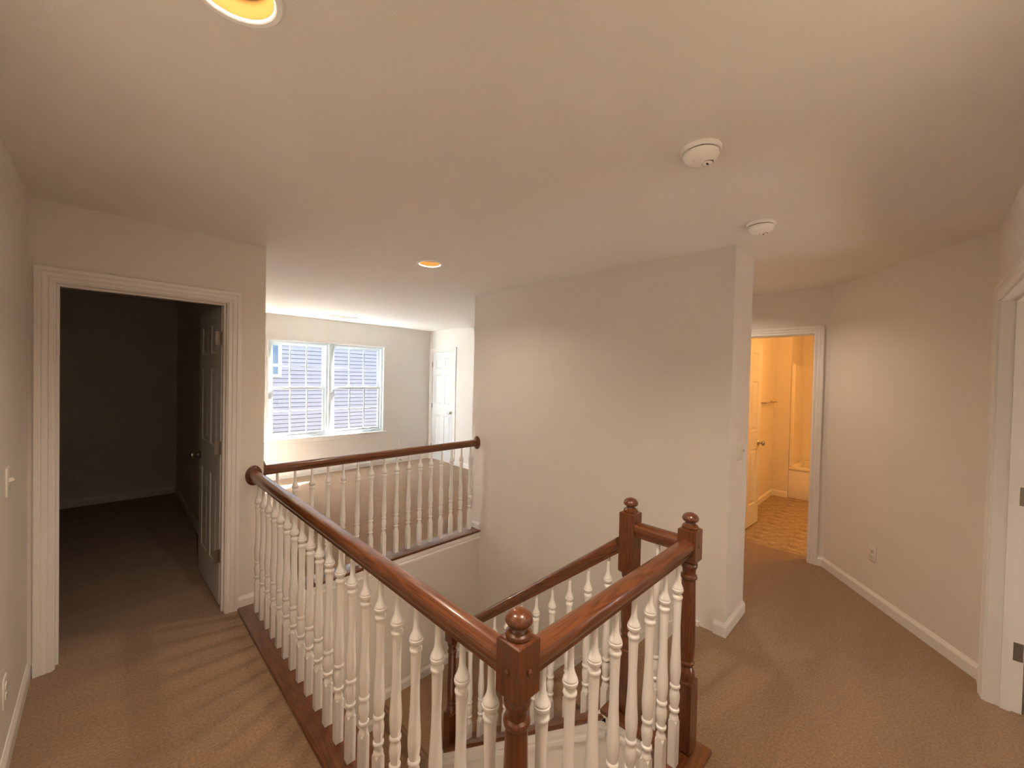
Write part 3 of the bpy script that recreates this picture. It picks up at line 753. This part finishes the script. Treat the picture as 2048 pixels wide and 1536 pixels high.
def switch(loc, rz, label, gangs=1):
    r = empty('light_switch', loc, (0, 0, rz)); tag(r, label, 'light switch', 'light switches')
    hw = 0.035+0.023*(gangs-1)
    obj('plate', B(-hw, hw, -0.006, 0, -0.058, 0.058, 0.002), 'plate', r, True)
    for g_ in range(gangs):
        x = (g_-(gangs-1)/2)*0.046
        obj('toggle', B(-0.005, 0.005, -0.017, 0.0, -0.004, 0.010, 0.0015), 'plate', r, loc=(x, -0.005, 0), rot=(0.4 if g_ % 2 else -0.5, 0, 0))
        for s in (-1, 1):
            bm = bmesh.new(); lathe(bm, [(0.003, 0), (0.002, 0.0015)], 10); obj('screw', bm, 'chrome', r, loc=(x, -0.006, s*0.030), rot=(math.pi/2, 0, 0))
    return r
switch((2.948, YM, 1.145), 0, 'ivory double toggle switch on the end of the stair wall', 2)
switch((XL, 2.56, 1.13), math.pi/2, 'beige switch seen edge-on on the left wall', 1)
outlet((XL, 2.49, 0.32), math.pi/2, 'outlet low on the left wall near the baseboard')
pd = Vector((XB, YB))+dv*0.56
outlet((pd.x, pd.y, 0.358), math.atan2(-dv.y, -dv.x)+math.pi, 'white outlet low on the angled wall right of the bathroom')
outlet((3.792, YW, 0.368), 0, 'white outlet between the twin window and the closet door')
outlet((-0.248, 6.75, 0.352), 0, 'dim outlet on the back wall of the dark bedroom')
# spring door stop on the bonus room baseboard
ds = empty('door_stop', (3.80, YW-0.013, 0.045)); tag(ds, 'small spring door stop on the baseboard under the outlet', 'door stop')
bm = bmesh.new(); lathe(bm, [(0.012, 0), (0.012, 0.003), (0.005, 0.006)]+[(0.0055 if i % 2 else 0.0045, 0.008+0.003*i) for i in range(18)], 12); obj('spring', bm, 'chrome', ds, True, rot=(math.pi/2, 0, 0))
bm = bmesh.new(); lathe(bm, [(0.007, 0.060), (0.008, 0.064), (0.007, 0.072), (0.003, 0.074)], 12); obj('tip', bm, 'plate', ds, True, rot=(math.pi/2, 0, 0))

# ------------------------------------------------------------------ bathroom things
tb = empty('bathtub', (BXE, 0.25, 0)); tag(tb, 'pale fibreglass bathtub with tall moulded surround in the bathroom', 'bathtub')
Yt0, Yt1 = -0.92, 0.973
obj('apron', B(0.02, 0.07, Yt0, Yt1, 0.0, 0.40, 0.006), 'fiber', tb, True)
bm = bmesh.new(); box(bm, 0.005, 0.11, Yt0, Yt1, 0.395, 0.438, 0.012); box(bm, 0.68, 0.78, Yt0, Yt1, 0.395, 0.438, 0.01); box(bm, 0.11, 0.68, Yt0, Yt0+0.1, 0.395, 0.438, 0.01); box(bm, 0.11, 0.68, Yt1-0.09, Yt1, 0.395, 0.438, 0.01)
obj('rim', bm, 'fiber', tb, True)
bm = bmesh.new()
def rr(x0, x1, y0, y1, r, z):
    pts = []
    for cx, cy, a0 in ((x1-r, y1-r, 0), (x0+r, y1-r, 90), (x0+r, y0+r, 180), (x1-r, y0+r, 270)):
        for k in range(5):
            a = math.radians(a0+22.5*k); pts.append((cx+r*math.cos(a), cy+r*math.sin(a), z))
    return pts
loft(bm, [rr(0.10, 0.69, Yt0+0.09, Yt1-0.08, 0.1, 0.43), rr(0.14, 0.66, Yt0+0.14, Yt1-0.12, 0.1, 0.15), rr(0.2, 0.6, Yt0+0.22, Yt1-0.2, 0.09, 0.07)], cap=False)
bm.faces.new([bm.verts.new(p) for p in rr(0.2, 0.6, Yt0+0.22, Yt1-0.2, 0.09, 0.07)]); obj('basin', bm, 'fiber', tb, True)
obj('surround_back', B(0.755, 0.78, Yt0, Yt1, 0.438, 1.86, 0.004), 'fiber', tb)
obj('surround_end', B(0.02, 0.755, Yt1-0.022, Yt1, 0.438, 1.86, 0.004), 'fiber', tb)
obj('surround_edge', B(0.005, 0.035, Yt1-0.045, Yt1, 0.438, 1.87, 0.008), 'fiber', tb, True)
tr = empty('towel_bar', (6.27, BY1, 1.333)); tag(tr, 'small metal towel bar on the bathroom wall behind the door', 'towel bar')
for s in (-1, 1):
    bm = bmesh.new(); lathe(bm, [(0.022, 0), (0.022, 0.006), (0.010, 0.010), (0.009, 0.060), (0.013, 0.066), (0.004, 0.074)], 16); obj('post', bm, 'chrome', tr, True, loc=(s*0.28, 0, 0), rot=(math.pi/2, 0, 0))
bm = bmesh.new(); lathe(bm, [(0.008, -0.28), (0.008, 0.28)], 14); obj('bar', bm, 'chrome', tr, True, loc=(0, -0.058, 0), rot=(0, math.pi/2, 0))
bl = empty('ceiling_light', (5.45, 0.1, H)); tag(bl, 'warm dome light on the bathroom ceiling', 'light')
bm = bmesh.new(); lathe(bm, [(0.15, 0), (0.15, -0.025), (0.135, -0.03)], 28); obj('base', bm, 'det', bl, True)
bm = bmesh.new(); lathe(bm, [(0.135, -0.03), (0.125, -0.06), (0.09, -0.09), (0.04, -0.105), (0.002, -0.108)], 28); obj('globe', bm, 'bathglow', bl, True)
ld = bpy.data.lights.new('bath_lamp', 'POINT'); ld.energy = BATH_W; ld.color = (1.0, 0.44, 0.10); ld.shadow_soft_size = 0.10
lo = bpy.data.objects.new('bath_lamp', ld); COL.objects.link(lo); lo.parent = bl; lo.location = (0, 0, -0.22)

# ------------------------------------------------------------------ outside: neighbouring house and lawn
NY = 10.9
hs_ = empty('neighbour_house', (2.0, NY, -3.0)); tag(hs_, 'neighbouring house with pale lap siding seen through the twin window', 'house')
obj('wall', B(-6.0, 6.0, 0.03, 6.0, 0, 8.2), 'roof', hs_)  # dark backing seen through board gaps stands in for lap shadow lines
lap0 = None
lapb = bmesh.new()
q = [(-6.0, 0.028, 0.0), (-6.0, 0.004, 0.0), (-6.0, 0.0, 0.003), (-6.0, 0.012, 0.088), (-6.0, 0.03, 0.088)]
loft(lapb, [q, [(-p[0], p[1], p[2]) for p in q]])
for i in range(80):
    lc = (0, 0, 0.04+0.1*i)
    if lap0 is None: lap0 = obj('siding_board', lapb, 'siding', hs_, loc=lc)
    else: cp(lap0, hs_, lc)
hw_ = obj('window', B(-0.90, 0.0, -0.02, 0.03, 0, 1.60), 'extglass', hs_, loc=(0.925, 0, 4.535))
bm = bmesh.new(); box(bm, 0.0, 0.07, -0.05, 0.02, -0.06, 1.67); box(bm, -0.97, -0.90, -0.05, 0.02, -0.06, 1.67); box(bm, -0.90, 0.0, -0.05, 0.02, -0.06, 0.0); box(bm, -0.90, 0.0, -0.05, 0.02, 1.60, 1.67); box(bm, -0.90, 0.0, -0.045, 0.02, 0.78, 0.84); box(bm, -0.90, 0.0, -0.035, 0.02, 0.22, 0.25); box(bm, -0.46, -0.43, -0.035, 0.02, 0.0, 1.60)
obj('window_trim', bm, 'exttrim', hw_)
bm = bmesh.new()
loft(bm, [[(-6.4, -0.5, 8.0), (-6.4, -0.5, 8.2), (-6.4, 3.2, 10.2), (-6.4, 6.5, 8.2), (-6.4, 6.5, 8.0)], [(6.4, -0.5, 8.0), (6.4, -0.5, 8.2), (6.4, 3.2, 10.2), (6.4, 6.5, 8.2), (6.4, 6.5, 8.0)]])
obj('roof', bm, 'roof', hs_)
struct(obj('ground', B(-30, 40, 6.9, 45, -3.2, -3.0), 'grass'), 'lawn between the two houses', 'ground')
